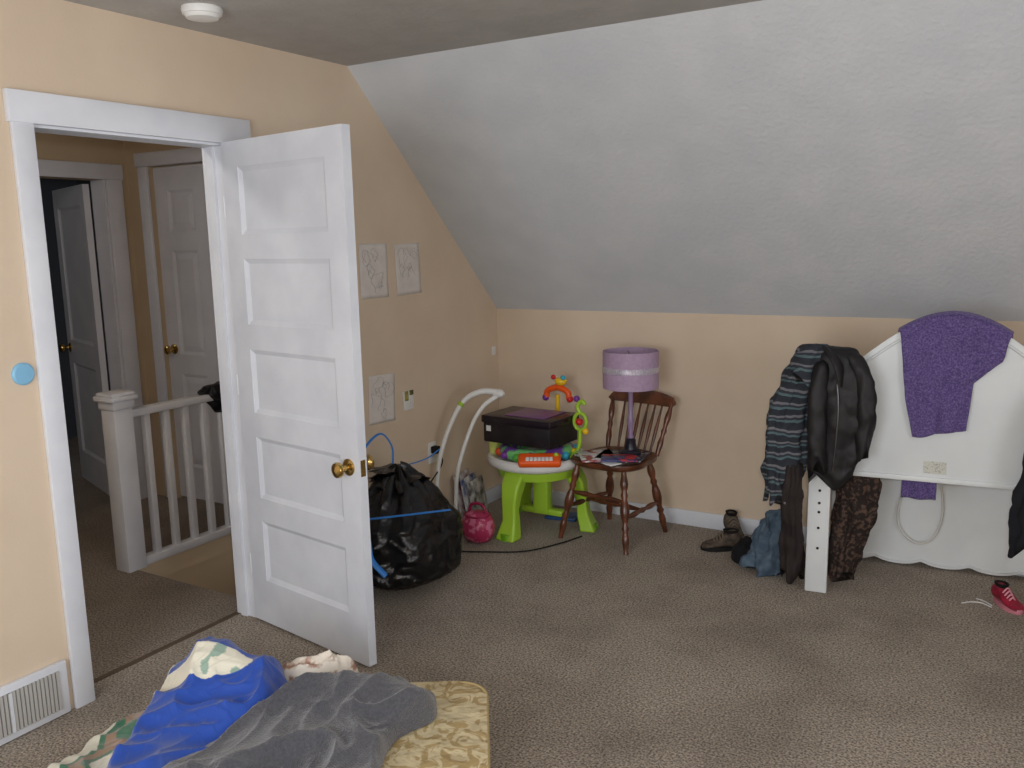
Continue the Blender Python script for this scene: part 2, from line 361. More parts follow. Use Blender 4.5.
lathe("smoke_detector",[(.066,0),(.068,-.008),(.064,-.022),(.058,-.023),(.056,-.028),(.052,-.034),(.03,-.038),(.001,-.038)],(.275,-2.26,H2),M_white)
grp("floor_vent_register",(0,-2.98,.1))
box("vent_frame",(0,-3.2,.005),(.02,-2.82,.19),M_trim,.004)
box("vent_shade_plate",(.0195,-3.17,.03),(.0205,-2.85,.165),mat("vent_shadow",(120,118,114)))  # grey plate, paints the shade behind the fins
for i in range(24): box("fin_%d"%i,(.0205,-3.168+i*.0133,.03),(.026,-3.159+i*.0133,.165),mat("vent_slats",(185,183,180)))
box("vent_divider",(.0205,-3.02,.03),(.028,-3.01,.165),M_trim)
top()
lathe("blue_wall_disc",[(.036,0),(.036,.006),(.03,.012),(.001,.014)],(0.0,-2.845,1.165),mat("light_blue_plastic",(135,190,225),rough=.4),M=Matrix.Rotation(pi/2,4,'Y'))
def drawing(name,y,z,w,h,seed,tilt=0):
    grp(name,(0,y,z))
    def fn(u,v):
        a=(u-.5)*w; b=(v-.5)*h; a2=a*cos(tilt)-b*sin(tilt); b2=a*sin(tilt)+b*cos(tilt)
        return Vector((.0012+.002*abs(noise.noise(Vector((u*2,v*2,seed))))+.10*max(0,u-.85)*max(0,.15-v),y+a2,z+b2))
    sheet("paper",fn,10,12,mat("paper_sheet",(226,220,214),(218,211,204),scale=20,rough=.9),.0003)
    rnd=random.Random(seed)
    for k in range(9):
        cy=rnd.uniform(-.28,.28)*w; cz=rnd.uniform(-.33,.33)*h; r=rnd.uniform(.05,.2)*w
        P=[(.0036,y+cy+r*cos(t)*(1+.4*sin(3*t+k)),z+cz+r*1.2*sin(t)*(1+.35*cos(2*t+seed+k))) for t in [(2 if k%2 else 1.2)*pi*i/10 for i in range(11)]]
        tube("pencil_line_%d"%k,P,.0006,mat("pencil",(160,155,158)),5,4)
drawing("child_drawing",-1.105,1.416,.205,.26,1)
drawing("child_drawing",-.84,1.415,.2,.255,2,.03)
drawing("child_drawing",-1.09,.79,.2,.24,5,-.05)
grp("light_switch_plate",(0,-.88,.75))
box("plate",(0,-.93,.70),(.012,-.85,.80),M_white,.004); box("toggle",(.012,-.888,.735),(.024,-.876,.765),M_white,.003)
box("sticker",(.0121,-.925,.75),(.014,-.895,.80),mat("photo_sticker",(60,70,50),(190,180,90),scale=40)); box("sticker_b",(.0121,-.885,.775),(.0145,-.855,.80),mat("photo_sticker2",(50,60,45),(120,110,60),scale=50))
grp("wall_outlet",(0,-.70,.43))
box("plate",(0,-.735,.375),(.008,-.665,.49),M_white,.003); box("plug",(.008,-.72,.43),(.05,-.68,.47),M_dark,.008)
grp("power_cord",(.3,-.8,.02))
tube("cord",[(.05,-.70,.44),(.08,-.72,.38),(.05,-.83,.25),(.07,-.86,.1),(.12,-.88,.012),(.25,-.95,.008),(.45,-.88,.008),(.62,-.78,.008),(.72,-.6,.008),(.77,-.45,.008)],.004,M_dark,8,8)
top()
box("wall_mark_patch",(0,-.07,.88),(.004,-.03,.93),M_white,.001)
# ---------------------------------------------------------------- garbage bag
def bag(name,c,rx,ry,h,seed):
    grp(name,(c[0],c[1],0)); N=120;L=60;vs=[];fs=[]
    for i in range(L+1):
        t=i/L
        r=(min(1,(t/.16))**.45)*(1 if t<.35 else max(.04,math.cos((t-.35)/.65*pi/2)**.72))
        z=h*t
        for j in range(N):
            a=2*pi*j/N; d=Vector((cos(a),sin(a),t*2))
            q=d*2.2+Vector((seed,seed,0)); q+=noise.noise_vector(q)*.5
            k=1+.13*noise.noise(q)+.07*(1-abs(noise.noise(q*2.2)))**4+.05*sin(a*14+3*noise.noise(q))*(t**2)
            vs.append((max(.02,c[0]+rx*r*k*cos(a)),c[1]+ry*r*k*sin(a),max(.003,z*(1+.08*noise.noise(q*1.3))) if i else .003))
    for i in range(L):
        for j in range(N): fs.append([i*N+j,i*N+(j+1)%N,(i+1)*N+(j+1)%N,(i+1)*N+j])
    fs.append(list(range(N))[::-1]); fs.append([L*N+j for j in range(N)])
    add("bag_body",vs,fs,M_bag,True,80)
    hang("gathered_neck",[(c[0]-.06,c[1]-.02,h*.99),(c[0]-.03,c[1]+.01,h*.97),(c[0],c[1],h*.90)],[.07,.05,.12],[.08,.06,.12],M_bag,9,.22,seed)
bag("garbage_bag",(.30,-1.36),.25,.29,.54,1.5)
tube("drawstring",[(.33,-1.655,.385),(.43,-1.62,.40),(.535,-1.50,.40),(.585,-1.37,.385)],.010,M_blue,8,8,flat=.4)
tube("drawstring_tail",[(.33,-1.655,.385),(.37,-1.67,.30),(.39,-1.675,.22),(.44,-1.65,.15)],.013,M_blue,8,8,flat=.4)
tube("drawstring_loop",[(.12,-1.42,.50),(.10,-1.36,.60),(.12,-1.26,.66),(.17,-1.24,.60),(.22,-1.30,.52)],.007,M_blue,8,8,flat=.4)
tube("drawstring_tie",[(.28,-1.3,.53),(.34,-1.2,.55),(.36,-1.12,.58)],.006,M_blue,8,8,flat=.4)
# ---------------------------------------------------------------- baby swing frame
grp("baby_swing_frame",(.15,-.65,0))
tube("upright_a",[(.30,-.50,.75),(.22,-.54,.752),(.15,-.60,.705),(.105,-.67,.58),(.075,-.735,.40),(.06,-.75,.20),(.06,-.76,.012)],[.017,.016,.013,.012,.011,.011],M_white,14,10)
tube("upright_b",[(.30,-.50,.73),(.25,-.56,.68),(.205,-.61,.58),(.155,-.675,.36),(.12,-.66,.16),(.113,-.648,.012)],[.014,.012,.011,.011,.011,.011],M_white,14,10)
ball("motor_housing",(.30,-.49,.74),.028,M_white,(1.4,1,.9)); ball("joint",(.14,-.61,.69),.018,M_green)
box("foot_bar",(.03,-.80,.0),(.14,-.62,.02),M_white,.008)
# ---------------------------------------------------------------- pink toy purse
grp("pink_toy_purse",(.315,-.745,0))
M_pink=mat("pink_patterned_vinyl",(176,52,92),(206,116,148),scale=28,rough=.35,lo=.52,hi=.56)
lathe("purse_body",[(.045,.003),(.065,.01),(.088,.045),(.094,.08),(.088,.115),(.068,.145),(.045,.16),(.001,.164)],(.315,-.745,0),M_pink,36,sy=.85)
tube("purse_handle",[(.26,-.745,.14),(.275,-.745,.19),(.315,-.745,.205),(.355,-.745,.19),(.37,-.745,.14)],.008,mat("dark_pink_vinyl",(150,35,75),rough=.3),10,8)
tube("purse_rim",[(.315+.068*cos(a),-.745+.058*sin(a),.145) for a in [2*pi*i/16 for i in range(17)]],.006,mat("dark_pink_vinyl",(150,35,75)),8,4,closed=True)
grp("leaning_magazines",(.1,-.45,0))
for i in range(3):
    box("magazine_%d"%(i+1),(.05+i*.03,-.57+i*.02,.003),(.058+i*.03,-.37+i*.02,.27-.02*i),mat("magazine_cover_%d"%i,(225,222,220),[(120,40,60),(60,80,130),(90,90,90)][i],scale=18),.001,rot=Euler((0,radians(-10),radians(10))))
# ---------------------------------------------------------------- activity table
tc_=Vector((.467,-.375,0))
grp("baby_activity_table",tuple(tc_))
lathe("tray",[(.10,.345),(.235,.35),(.262,.365),(.27,.385),(.266,.405),(.25,.412),(.235,.402),(.20,.392),(.12,.390),(.001,.390)],tc_,M_white,48)
lathe("tray_skirt",[(.21,.30),(.225,.35),(.20,.352),(.19,.30)],tc_,M_green,40,closed=True)
feet=[(.438,-.68),(.777,-.307),(.215,-.145)]
for i,(fx,fy) in enumerate(feet):
    d=(Vector((fx,fy,0))-tc_); L=d.length; d.normalize(); s=Vector((-d.y,d.x,0))
    prof=[(.17,.345,.055),(.225,.34,.06),(.262,.28,.055),(.275,.2,.045),(L-.03,.1,.042),(L,.03,.055),(L+.015,0.0,.06)]
    prof2=[(.12,.33,.055),(.17,.29,.05),(.205,.22,.045),(.225,.15,.04),(L-.09,.08,.042),(L-.075,.03,.055),(L-.07,0.0,.06)]
    vs=[];fs=[]
    for (a,b) in zip(prof,prof2):
        for (r,z,w) in (a,b):
            for sg in (-1,1): vs.append(tc_+d*r+s*w*sg+Vector((0,0,z)))
    for k in range(len(prof)-1):
        o=k*4
        for (a,b) in ((0,1),(1,3),(3,2),(2,0)): fs.append([o+a,o+b,o+4+b,o+4+a])
    fs+= [[0,1,3,2],[len(vs)-4,len(vs)-3,len(vs)-1,len(vs)-2]]
    ob=add("leg_%d"%(i+1),vs,fs,M_green,True,60); bv=ob.modifiers.new("b",'BEVEL'); bv.width=.012; bv.segments=3
    p=tc_+d*(L-.035)
    tube("leg_cap_%d"%(i+1),[p+Vector((0,0,.001)),p+Vector((0,0,.035))],[.05,.045],mat("dark_green_plastic",(110,165,30),rough=.4),20)
box("centre_post",(tc_.x-.05,tc_.y+.02,.06),(tc_.x+.05,tc_.y+.09,.34),M_green,.02)
box("centre_brace",(tc_.x-.13,tc_.y+.03,.05),(tc_.x+.13,tc_.y+.08,.09),M_green,.015)
cols=[(240,200,40),(60,170,200),(230,90,50),(120,60,150),(90,180,70),(240,150,170)]
tube("toy_ring",[(tc_.x+.17*cos(a),tc_.y+.17*sin(a),.43) for a in [2*pi*i/16 for i in range(17)]],.035,mat("toy_ring_plastic",(120,200,120),(120,75,165),scale=12,rough=.3,lo=.48,hi=.52),14,4,closed=True)
for i in range(14):
    a=2*pi*i/14+.2; ball("bead_%d"%i,(tc_.x+.205*cos(a),tc_.y+.205*sin(a),.425),.022,mat("bead_col_%d"%(i%6),cols[i%6],rough=.3),n=14)
CM=Matrix.Translation((.60,-.585,.42))@Matrix.Rotation(radians(28),4,'Z')@Matrix.Rotation(radians(25),4,'X')
M_or=mat("orange_plastic",(240,95,30),rough=.35)
box("toy_piano",(-.11,-.04,-.012),(.11,.045,.03),M_or,.015,3)
for i in range(7): box("piano_key_%d"%i,(-.07+i*.02,-.03,.03),(-.053+i*.02,-.0,.034),M_white,.002)
ball("piano_button",(.085,.02,.03),.012,M_green)
CM=Matrix()
box("melody_panel",(.225,-.49,.37),(.275,-.30,.60),mat("yellow_green_fabric",(215,215,130),(180,200,90),scale=30,rough=.8),.018,3)
M_ye=mat("yellow_plastic",(245,200,40),rough=.35); M_re=mat("red_plastic",(205,40,45),rough=.35); M_pu=mat("purple_plastic",(120,60,150),rough=.35)
gx,gy=.50,-.19
tube("toy_stalk",[(gx,gy,.39),(gx,gy-.0,.60),(gx,gy,.70)],.012,M_ye,10,4)
tube("toy_arch",[(gx-.07,gy,.685),(gx-.06,gy,.72),(gx,gy,.74),(gx+.06,gy,.72),(gx+.07,gy,.685)],.017,M_or,12,6)
ball("toy_head",(gx+.02,gy,.775),.03,M_ye,(1.2,1,.8)); ball("toy_eye_a",(gx-.015,gy-.02,.80),.014,M_re); ball("toy_eye_b",(gx+.045,gy-.02,.80),.014,mat("cyan_plastic",(60,180,210)))
ball("toy_foot_a",(gx-.075,gy,.68),.02,M_pu); ball("toy_foot_b",(gx+.075,gy,.68),.02,M_re)
lx,ly=.722,-.36
tube("loop_stalk",[(lx-.06,ly,.40),(lx-.01,ly,.46),(lx,ly,.56)],.011,M_green,10,6)
tube("loop_ring",[(lx+.035*cos(a),ly,.60+.045*sin(a)) for a in [2*pi*i/12 for i in range(13)]],.010,M_green,10,4,closed=True)
tube("loop_top",[(lx,ly,.645),(lx-.015,ly,.68),(lx+.01,ly,.71),(lx+.03,ly,.69)],.011,M_green,10,6)
ball("loop_bead_a",(lx,ly-.01,.60),.02,M_re); ball("loop_bead_b",(lx+.03,ly,.55),.018,M_ye); ball("loop_bead_c",(lx-.02,ly,.72),.017,M_pu)
grp("black_storage_box",(.46,-.38,.55))
CM=Matrix.Translation((.455,-.42,.485))@Matrix.Rotation(radians(-4),4,'Z')
M_bb=mat("black_cardboard",(24,20,24),(38,32,36),scale=14,rough=.45)
box("box_body",(-.21,-.14,0),(.21,.14,.125),M_bb,.006)
box("box_lid",(-.218,-.148,.105),(.218,.148,.145),mat("black_lid",(34,26,34),rough=.25),.006)
box("purple_panel",(-.10,-.10,.1455),(.15,.12,.150),mat("purple_sheet",(120,75,125),rough=.3),.002)
box("label",(-.19,-.1415,.06),(-.16,-.1405,.09),M_white)
CM=Matrix()
# ---------------------------------------------------------------- chair
grp("wooden_spindle_chair",(.91,-.335,0))
CM=Matrix.Translation((.91,-.335,0))@Matrix.Rotation(radians(-10),4,'Z')
seat=[]
for i in range(48):
    a=2*pi*i/48; c_,s_=cos(a),sin(a); r=(abs(c_)**3.2+abs(s_)**3.2)**(-1/3.2)
    w=.205 if s_<0 else .19; seat.append((w*r*c_,.20*r*s_))
bmv=[];fs=[];rings=[(.2,.418),(.55,.416),(.8,.424),(.93,.432),(.99,.43),(1.0,.418),(.97,.402),(.85,.396),(.2,.396)]
for (k,z) in rings:
    for p in seat: bmv.append((p[0]*k,p[1]*k,z))
n=48
for i in range(len(rings)-1):
    for j in range(n): fs.append([i*n+j,i*n+(j+1)%n,(i+1)*n+(j+1)%n,(i+1)*n+j])
fs.append(list(range(n))); fs.append([(len(rings)-1)*n+j for j in range(n)])
add("seat",bmv,fs,M_wood,True,60)
turn=[.013,.013,.015,.019,.021,.018,.013,.019,.013,.018,.022,.024,.024,.021,.016,.012,.020,.012,.017,.019,.017,.014,.012,.013]
legs={"leg_front_l":((-.14,-.13),(-.205,-.21)),"leg_front_r":((.14,-.13),(.205,-.21)),"leg_back_l":((-.12,.13),(-.18,.205)),"leg_back_r":((.12,.13),(.18,.205))}
for k,(a,b) in legs.items(): tube(k,[(a[0],a[1],.405),(b[0],b[1],0)],turn,M_wood,16)
def leg_at(k,z):
    a,b=legs[k]; t=(.405-z)/.405; return Vector((a[0]+(b[0]-a[0])*t,a[1]+(b[1]-a[1])*t,z))
st=[.008,.009,.012,.015,.013,.009,.015,.009,.013,.015,.012,.009,.008]
for sd in "lr": tube("side_stretcher_"+sd,[leg_at("leg_front_"+sd,.17),leg_at("leg_back_"+sd,.17)],st,M_wood,12)
m1=(leg_at("leg_front_l",.17)+leg_at("leg_back_l",.17))/2; m2=(leg_at("leg_front_r",.17)+leg_at("leg_back_r",.17))/2
tube("cross_stretcher",[m1,m2],st,M_wood,12); tube("front_stretcher",[leg_at("leg_front_l",.25),leg_at("leg_front_r",.25)],st,M_wood,12)
bp=[.012,.012,.014,.016,.013,.010,.015,.010,.014,.017,.016,.012,.010,.010]
for sd,x in (("l",-1),("r",1)): tube("back_post_"+sd,[(x*.155,.155,.42),(x*.185,.255,.69)],bp,M_wood,14)
for i in range(6):
    u=-1+2*(i+1)/7; tube("spindle_%d"%(i+1),[(u*.14,.168+.012*(1-u*u),.42),(u*.165,.262+.028*(1-u*u),.68)],[.006,.007,.009,.010,.008,.006,.006],M_wood,10)
vs=[];fs=[];K=24
for i in range(K+1):
    u=-1+2*i/K; x=u*.205; y=.255+.035*(1-u*u); zt=.735-.022*u*u-(.02 if abs(u)>.97 else 0); zb=.668-.004*(1-u*u)+(.012 if abs(u)>.97 else 0)
    for (dy,z) in ((-.009,zb),(-.012,(zb+zt)/2),(-.006,zt-.004),(0,zt),(.008,zt-.004),(.012,(zb+zt)/2),(.009,zb)): vs.append((x,y+dy+(z-.70)*.3,z))
for i in range(K):
    for j in range(7): fs.append([i*7+j,i*7+(j+1)%7,(i+1)*7+(j+1)%7,(i+1)*7+j])
fs.append(list(range(7))); fs.append([K*7+j for j in range(7)])
add("crest_rail",vs,fs,M_wood,True,50)
CM=Matrix()
grp("table_lamp",(.982,-.30,.42))
lc=(.982,-.30,0)
lathe("shade",[(.142,.79),(.142,.98),(.139,.98),(.139,.79)],lc,mat("lilac_shade_fabric",(182,158,184),(172,147,176),scale=60,rough=.6),48,closed=True)
lathe("shade_band",[(.1422,.872),(.1445,.874),(.1445,.899),(.1422,.901)],lc,mat("silver_sequin_band",(215,210,220),(180,170,190),scale=120,rough=.3,metal=.3),48,closed=True)
for i in range(3):
    a=2*pi*i/3; tube("spider_%d"%i,[(lc[0],lc[1],.94),(lc[0]+.139*cos(a),lc[1]+.139*sin(a),.965)],.002,M_metal,6)
M_lb=mat("dark_lamp_base",(34,32,44),rough=.35)
lathe("base",[(.055,.446),(.057,.455),(.05,.462),(.034,.468),(.026,.50),(.028,.515),(.018,.525),(.001,.526)],lc,M_lb,24)
lathe("stem",[(.012,.52),(.016,.53),(.012,.545),(.015,.60),(.018,.62),(.012,.64),(.012,.80),(.016,.81),(.016,.87),(.001,.87)],lc,mat("purple_lamp_stem",(150,128,160),rough=.3),24)
ball("bulb",(lc[0],lc[1],.905),.03,M_white,(1,1,1.25))
grp("magazine_stack",(.88,-.42,.43))
for i,(x,y,w,d,an,cc,c2) in enumerate(((.90,-.40,.29,.21,-25,(225,225,225),(90,90,100)),(.965,-.37,.24,.20,8,(60,64,80),(150,150,165)),(.85,-.43,.18,.23,35,(225,225,228),(160,70,80)),(.985,-.45,.18,.13,22,(50,60,120),(210,70,60)))):
    CM=Matrix.Translation((x,y,.434+.0075*(0,1,1,2)[i]*1.0))@Matrix.Rotation(radians(an),4,'Z')
    box("magazine_%d"%(i+1),(-w/2,-d/2,0),(w/2,d/2,.007),mat("glossy_cover_%d"%i,cc,c2,scale=16,rough=.25,lo=.5,hi=.58),.001)
CM=Matrix()
top(); box("blue_folder",(.44,-.26,.002),(.62,-.14,.02),mat("blue_cover",(45,80,130),rough=.4),.003,rot=Euler((0,0,radians(8))))
# ---------------------------------------------------------------- headboard (upright) & footboard
RZ=math.atan(.09); AL=math.atan(.05)
HB0=Vector((1.98,-.60,0))
CMhb=Matrix.Translation(HB0)@Matrix.Rotation(RZ,4,'Z')@Matrix.Rotation(-AL,4,'X')
def hbx(x): return (x-1.98)/cos(RZ)
def onboard(x,z,off): return Vector((x,-.60+.09*(x-1.98)+.05*z-off,z))
AC=2.46
def arch_z(x):
    a=min(1,abs((x-AC)/.47)); return .92+.288*max(0,cos(pi*a/2))**1.2
grp("bed_headboard",(2.46,-.54,.6))
CM=CMhb
xl,xr=1.99,2.93
poly=[(hbx(xl),.535),(hbx(xr),.535)]
for i in range(0,49):
    x=xr-(xr-xl)*i/48; poly.append((hbx(x),arch_z(x)))
prism("arched_panel",poly,.0,.022,lambda a,b,t:(a,t,b),M_hb,.003)
P=[(hbx(AC+u*.42),-.003,arch_z(AC+u*.42)-.035) for u in [-1+2*i/24 for i in range(25)]]
tube("arch_moulding",P,.006,M_hb,8,3)
box("lower_rail",(hbx(xl),-.008,.528),(hbx(xr),.026,.550),M_hb,.004)
for nm,x0 in (("leg_l",1.943),("leg_r",2.885)): box(nm,(hbx(x0),-.03,.002),(hbx(x0+.09),.0,.97),M_hb,.005)
for i,z in enumerate((.36,.40,.29,.20,.455)):
    R=Matrix.Rotation(pi/2,4,'X'); lathe("bolt_hole_shade_%d"%i,[(.006,0),(.006,.0012),(.001,.0012)],(hbx(1.990),-.03,z),M_dark,14,M=R)  # flat dark discs, the shade inside the bolt holes painted on
box("label_sticker",(hbx(2.385),-.0012,.565),(hbx(2.47),-.0002,.615),mat("printed_label",(205,205,195),(165,165,160),scale=140,lo=.55,hi=.6))
CM=Matrix()
grp("bed_footboard",(2.45,-.1,.25))
CM=Matrix.Translation((2.045,-.130,0))@Matrix.Rotation(math.atan(.09),4,'Z')
def sc(i): return .030-.022*abs(sin(pi*i/12))**.7
poly=[(-.09+1.0*i/60,sc(i)) for i in range(61)]+[(.91,.50),(.65,.60),(.15,.60),(-.09,.50)]
prism("scalloped_panel",poly,0,.02,lambda a,b,t:(a,t,b),M_hb,.002)
tube("scallop_bead",[(-.09+1.0*i/60,-.002,sc(i)+.016) for i in range(61)],.004,M_hb,8,1)
for x in (-.085,.875): box("foot_leg",(x,.02,.0),(x+.03,.035,.45),M_hb,.004)
CM=Matrix()
grp("white_cord_loop",(2.33,-.15,.25))
tube("cord",[(2.30,-.13,.40),(2.258,-.13,.33),(2.250,-.135,.22),(2.29,-.135,.15),(2.345,-.13,.125),(2.40,-.125,.16),(2.43,-.12,.25),(2.43,-.12,.34),(2.42,-.115,.40)],.0055,mat("cord_offwhite",(215,213,208)),8,8)
# ---------------------------------------------------------------- clothes on headboard
M_purp=mat("purple_knit",(78,62,116),(122,105,156),scale=150,rough=.95,bump=.6,bscale=200,bdist=.003,lo=.40,hi=.72,sheen=.2)
L_=[(2.262,1.18),(2.285,1.03),(2.302,.88),(2.338,.715)]
R_=[(2.668,1.13),(2.640,1.035),(2.545,.95),(2.530,.755)]
def lerpP(A,t):
    t=t*(len(A)-1);i=min(int(t),len(A)-2);f_=t-i; return Vector(A[i]).lerp(Vector(A[i+1]),f_)
grp("purple_shawl",(2.42,-.55,.95))
def shf(u,v):
    l=lerpP(L_,v); r=lerpP(R_,v); p=l.lerp(r,u); x,z=p.x,p.y
    z=z+(arch_z(x)+.004-z)*max(0,1-v*4) if v<.25 else z
    off=.012+.014*abs(sin(u*8+v*3))*(.3+v)+.012*noise.noise(Vector((x*14,z*10,2)))+.004
    return onboard(x,z+.008*noise.noise(Vector((x*12,v*3,9))),max(off,.008))
sheet("front_drape",shf,60,60,M_purp,.006)
def shb(u,v):
    x=2.262+(2.668-2.262)*u; z=arch_z(x)+.006-max(0,v-.3)*(.45-.25*u)
    off=.018-.065*min(1,v/.3) - .006*noise.noise(Vector((x*14,v*4,5)))
    return onboard(x,z+.012*sin(pi*min(1,v/.3)),off)
sheet("back_drape",shb,50,30,M_purp,.006)
def she(u,v):
    x=2.30+.13*u; z=.90-.46*v
    return onboard(x,z,-.047-.01*sin(u*9)-.004*noise.noise(Vector((x*14,v*9,5))))
sheet("hanging_end",she,24,30,M_purp,.006)
M_hood=stripemat("striped_hoodie_knit",[(44,48,56),(44,48,56),(84,104,110),(50,54,62),(112,112,118),(46,50,58)],.055)
grp("striped_hoodie",(1.87,-.63,.75))
hang("hoodie_body",[(1.964,-.60,1.089),(1.938,-.61,1.027),(1.897,-.62,.901),(1.863,-.63,.710),(1.847,-.64,.549),(1.837,-.64,.417)],[.055,.078,.083,.088,.083,.065],[.055,.065,.06,.06,.055,.05],M_hood,6,.12,1,rough=.018)
hang("hoodie_sleeve",[(1.904,-.66,.98),(1.838,-.66,.854),(1.812,-.66,.683),(1.818,-.67,.515),(1.828,-.67,.419)],[.036,.041,.041,.037,.032],[.036,.041,.041,.037,.032],M_hood,5,.14,5,rough=.014)
hang("hood",[(1.965,-.66,1.09),(1.934,-.67,1.037),(1.925,-.68,.954)],[.045,.06,.045],[.036,.05,.045],M_hood,4,.15,8,rough=.018)
M_leather=mat("black_leather",(23,21,23),(29,27,29),scale=20,rough=.55,spec=.35,bump=.15,bscale=60,bdist=.003)
grp("leather_jacket",(2.06,-.69,.8))
hang("jacket_body",[(2.045,-.635,1.09),(2.05,-.66,1.04),(2.06,-.68,.92),(2.065,-.685,.76),(2.055,-.685,.62),(2.04,-.68,.525)],[.06,.095,.10,.098,.095,.085],[.03,.034,.036,.036,.034,.030],M_leather,4,.06,2,rough=.011,twist=.6)
hang("jacket_sleeve",[(2.110,-.66,1.07),(2.158,-.675,.957),(2.172,-.685,.811),(2.160,-.685,.66)],[.034,.042,.040,.034],[.030,.034,.034,.030],M_leather,3,.06,3,rough=.009)
hang("jacket_sleeve_b",[(2.005,-.69,1.04),(1.990,-.725,.862),(1.995,-.735,.70),(2.005,-.73,.59)],[.032,.038,.037,.033],[.030,.033,.033,.030],M_leather,3,.06,6,rough=.009)
tube("collar",[(2.00,-.68,1.09),(2.035,-.705,1.06),(2.07,-.72,1.01),(2.08,-.725,.93)],[.010,.020,.024,.010],M_leather,12,8,flat=.45)
tube("zip",[(2.06,-.724,1.0),(2.075,-.730,.85),(2.07,-.730,.70),(2.06,-.722,.57)],.0035,M_metal,6,8)
grp("brown_patterned_shirt",(2.1,-.5,.3))
M_leo=mat("brown_leopard_cloth",(34,25,23),(86,66,55),scale=56,rough=.85,lo=.50,hi=.60)
hang("shirt_body",[(2.12,-.515,.60),(2.128,-.51,.488),(2.122,-.50,.354),(2.09,-.50,.22),(2.065,-.50,.06)],[.065,.085,.083,.066,.055],[.022,.035,.045,.05,.05],M_leo,7,.15,4,rough=.014)
grp("dark_brown_coat",(1.89,-.62,.3))
hang("coat_body",[(1.895,-.665,.60),(1.882,-.665,.454),(1.878,-.60,.251),(1.872,-.56,.04)],[.04,.045,.046,.05],[.03,.035,.045,.055],mat("dark_brown_cloth",(38,30,30),(50,42,40),scale=10,rough=.8),6,.12,9,rough=.010)
grp("blue_jeans",(1.77,-.42,.1))
M_den=mat("denim",(66,84,102),(92,110,126),scale=26,rough=.9,bump=.3,bscale=300)
hang("jeans_leg",[(1.79,-.46,.30),(1.775,-.46,.20),(1.755,-.47,.10),(1.75,-.48,.008)],[.045,.065,.085,.105],[.04,.055,.065,.08],M_den,6,.2,3,rough=.03)
hang("jeans_leg_b",[(1.72,-.40,.22),(1.69,-.40,.12),(1.69,-.41,.008)],[.03,.05,.06],[.03,.05,.06],M_den,5,.2,6,rough=.025)
top()
heap("black_sock_pile",[(1.55,-.32),(1.60,-.28),(1.65,-.31),(1.65,-.42),(1.60,-.45),(1.545,-.39)],lambda x,y:0,.06,.03,mat("black_cotton",(20,20,24),rough=.95),3,80,24,12)
grp("dark_jacket",(2.86,-.63,.6))
hang("jacket_body",[(2.90,-.60,.99),(2.88,-.62,.898),(2.85,-.63,.72),(2.815,-.64,.498),(2.795,-.64,.326)],[.045,.085,.10,.10,.078],[.035,.04,.04,.04,.04],mat("navy_black_fleece",(24,24,30),rough=.95),6,.10,7,rough=.016)
# ---------------------------------------------------------------- shoes
def shoe(name,loc,rz,L,w,h,m,ms,tilt=0,flat=False,lace=None):
    global CM
    grp(name,loc); CM=Matrix.Translation(loc)@Matrix.Rotation(rz,4,'Z')@Matrix.Rotation(tilt,4,'X')
    secs=[(0,.55,.75),(.06,.8,.98),(.2,.86,1.0),(.35,.84,.92),(.5,.85,.68),(.65,.95,.50),(.8,1.0,.42),(.92,.85,.34),(1,.45,.2)]
    vs=[];fs=[];n=18
    for (t,ww,hh) in secs:
        hh=hh*(0.55 if flat and t<.6 else 1)
        for j in range(n):
            a=2*pi*j/n; cx=cos(a);sx=sin(a)
            vs.append(((t-.5)*L,cx*abs(cx)**-.2*w/2*ww if cx else 0,max(.012,.012+(h*hh-.012)*(.5+.5*sx)**.8)))
    for i in range(len(secs)-1):
        for j in range(n): fs.append([i*n+j,i*n+(j+1)%n,(i+1)*n+(j+1)%n,(i+1)*n+j])
    fs.append(list(range(n))); fs.append([(len(secs)-1)*n+j for j in range(n)])
    o=add("upper",vs,fs,m,True,70); sb=o.modifiers.new("s",'SUBSURF'); sb.levels=2; sb.render_levels=2
    pl=[]
    for i in range(32):
        a=2*pi*i/32; x=cos(a)*L*.52; y=sin(a)*w*.5*(1.0 if x>0 else .86)*(.92+.12*cos(a)); pl.append((x,y))
    prism("sole",pl,0,.02,lambda a,b,t:(a,b,t),ms,.004)
    z=h*(.55 if flat else 1.0)
    lathe("opening",[(.30*w,z-.012),(.34*w,z+.002),(.28*w,z+.004),(.25*w,z-.01),(.001,z-.02)],(-.27*L,0,0),M_dark,20,sx=1.3)
    if lace:
        for i in range(4):
            x=L*(-.05+.07*i); zz=h*(.80-.11*i); tube("lace_%d"%i,[(x,-w*.25,zz-.01),(x+.004,0,zz+.012),(x,w*.25,zz-.01)],.0035,lace,6)
    CM=Matrix()
M_lace=mat("tan_lace",(120,108,94))
shoe("boot",(1.475,-.12,.0),radians(-60),.20,.09,.13,mat("grey_camo_suede",(112,100,88),(56,50,44),scale=40,rough=.8),M_dark,lace=M_lace)
shoe("boot",(1.46,-.29,.0),radians(-150),.19,.09,.10,mat("brown_suede",(100,86,74),(58,50,44),scale=45,rough=.8),M_dark,lace=M_lace)
shoe("red_sneaker",(2.715,-.41,.0),radians(-55),.165,.075,.085,mat("red_sneaker_canvas",(165,32,60),(115,22,42),scale=20,rough=.45),mat("pink_white_sole",(205,130,145)),lace=mat("pink_lace",(215,150,165)))
grp("white_shoelace",(2.6,-.46,0))
tube("lace",[(2.66,-.46,.006),(2.62,-.43,.006),(2.58,-.44,.006),(2.55,-.47,.006)],.0025,M_white,6,6)
tube("lace_b",[(2.66,-.45,.010),(2.63,-.41,.008),(2.60,-.39,.006)],.0025,M_white,6,6)
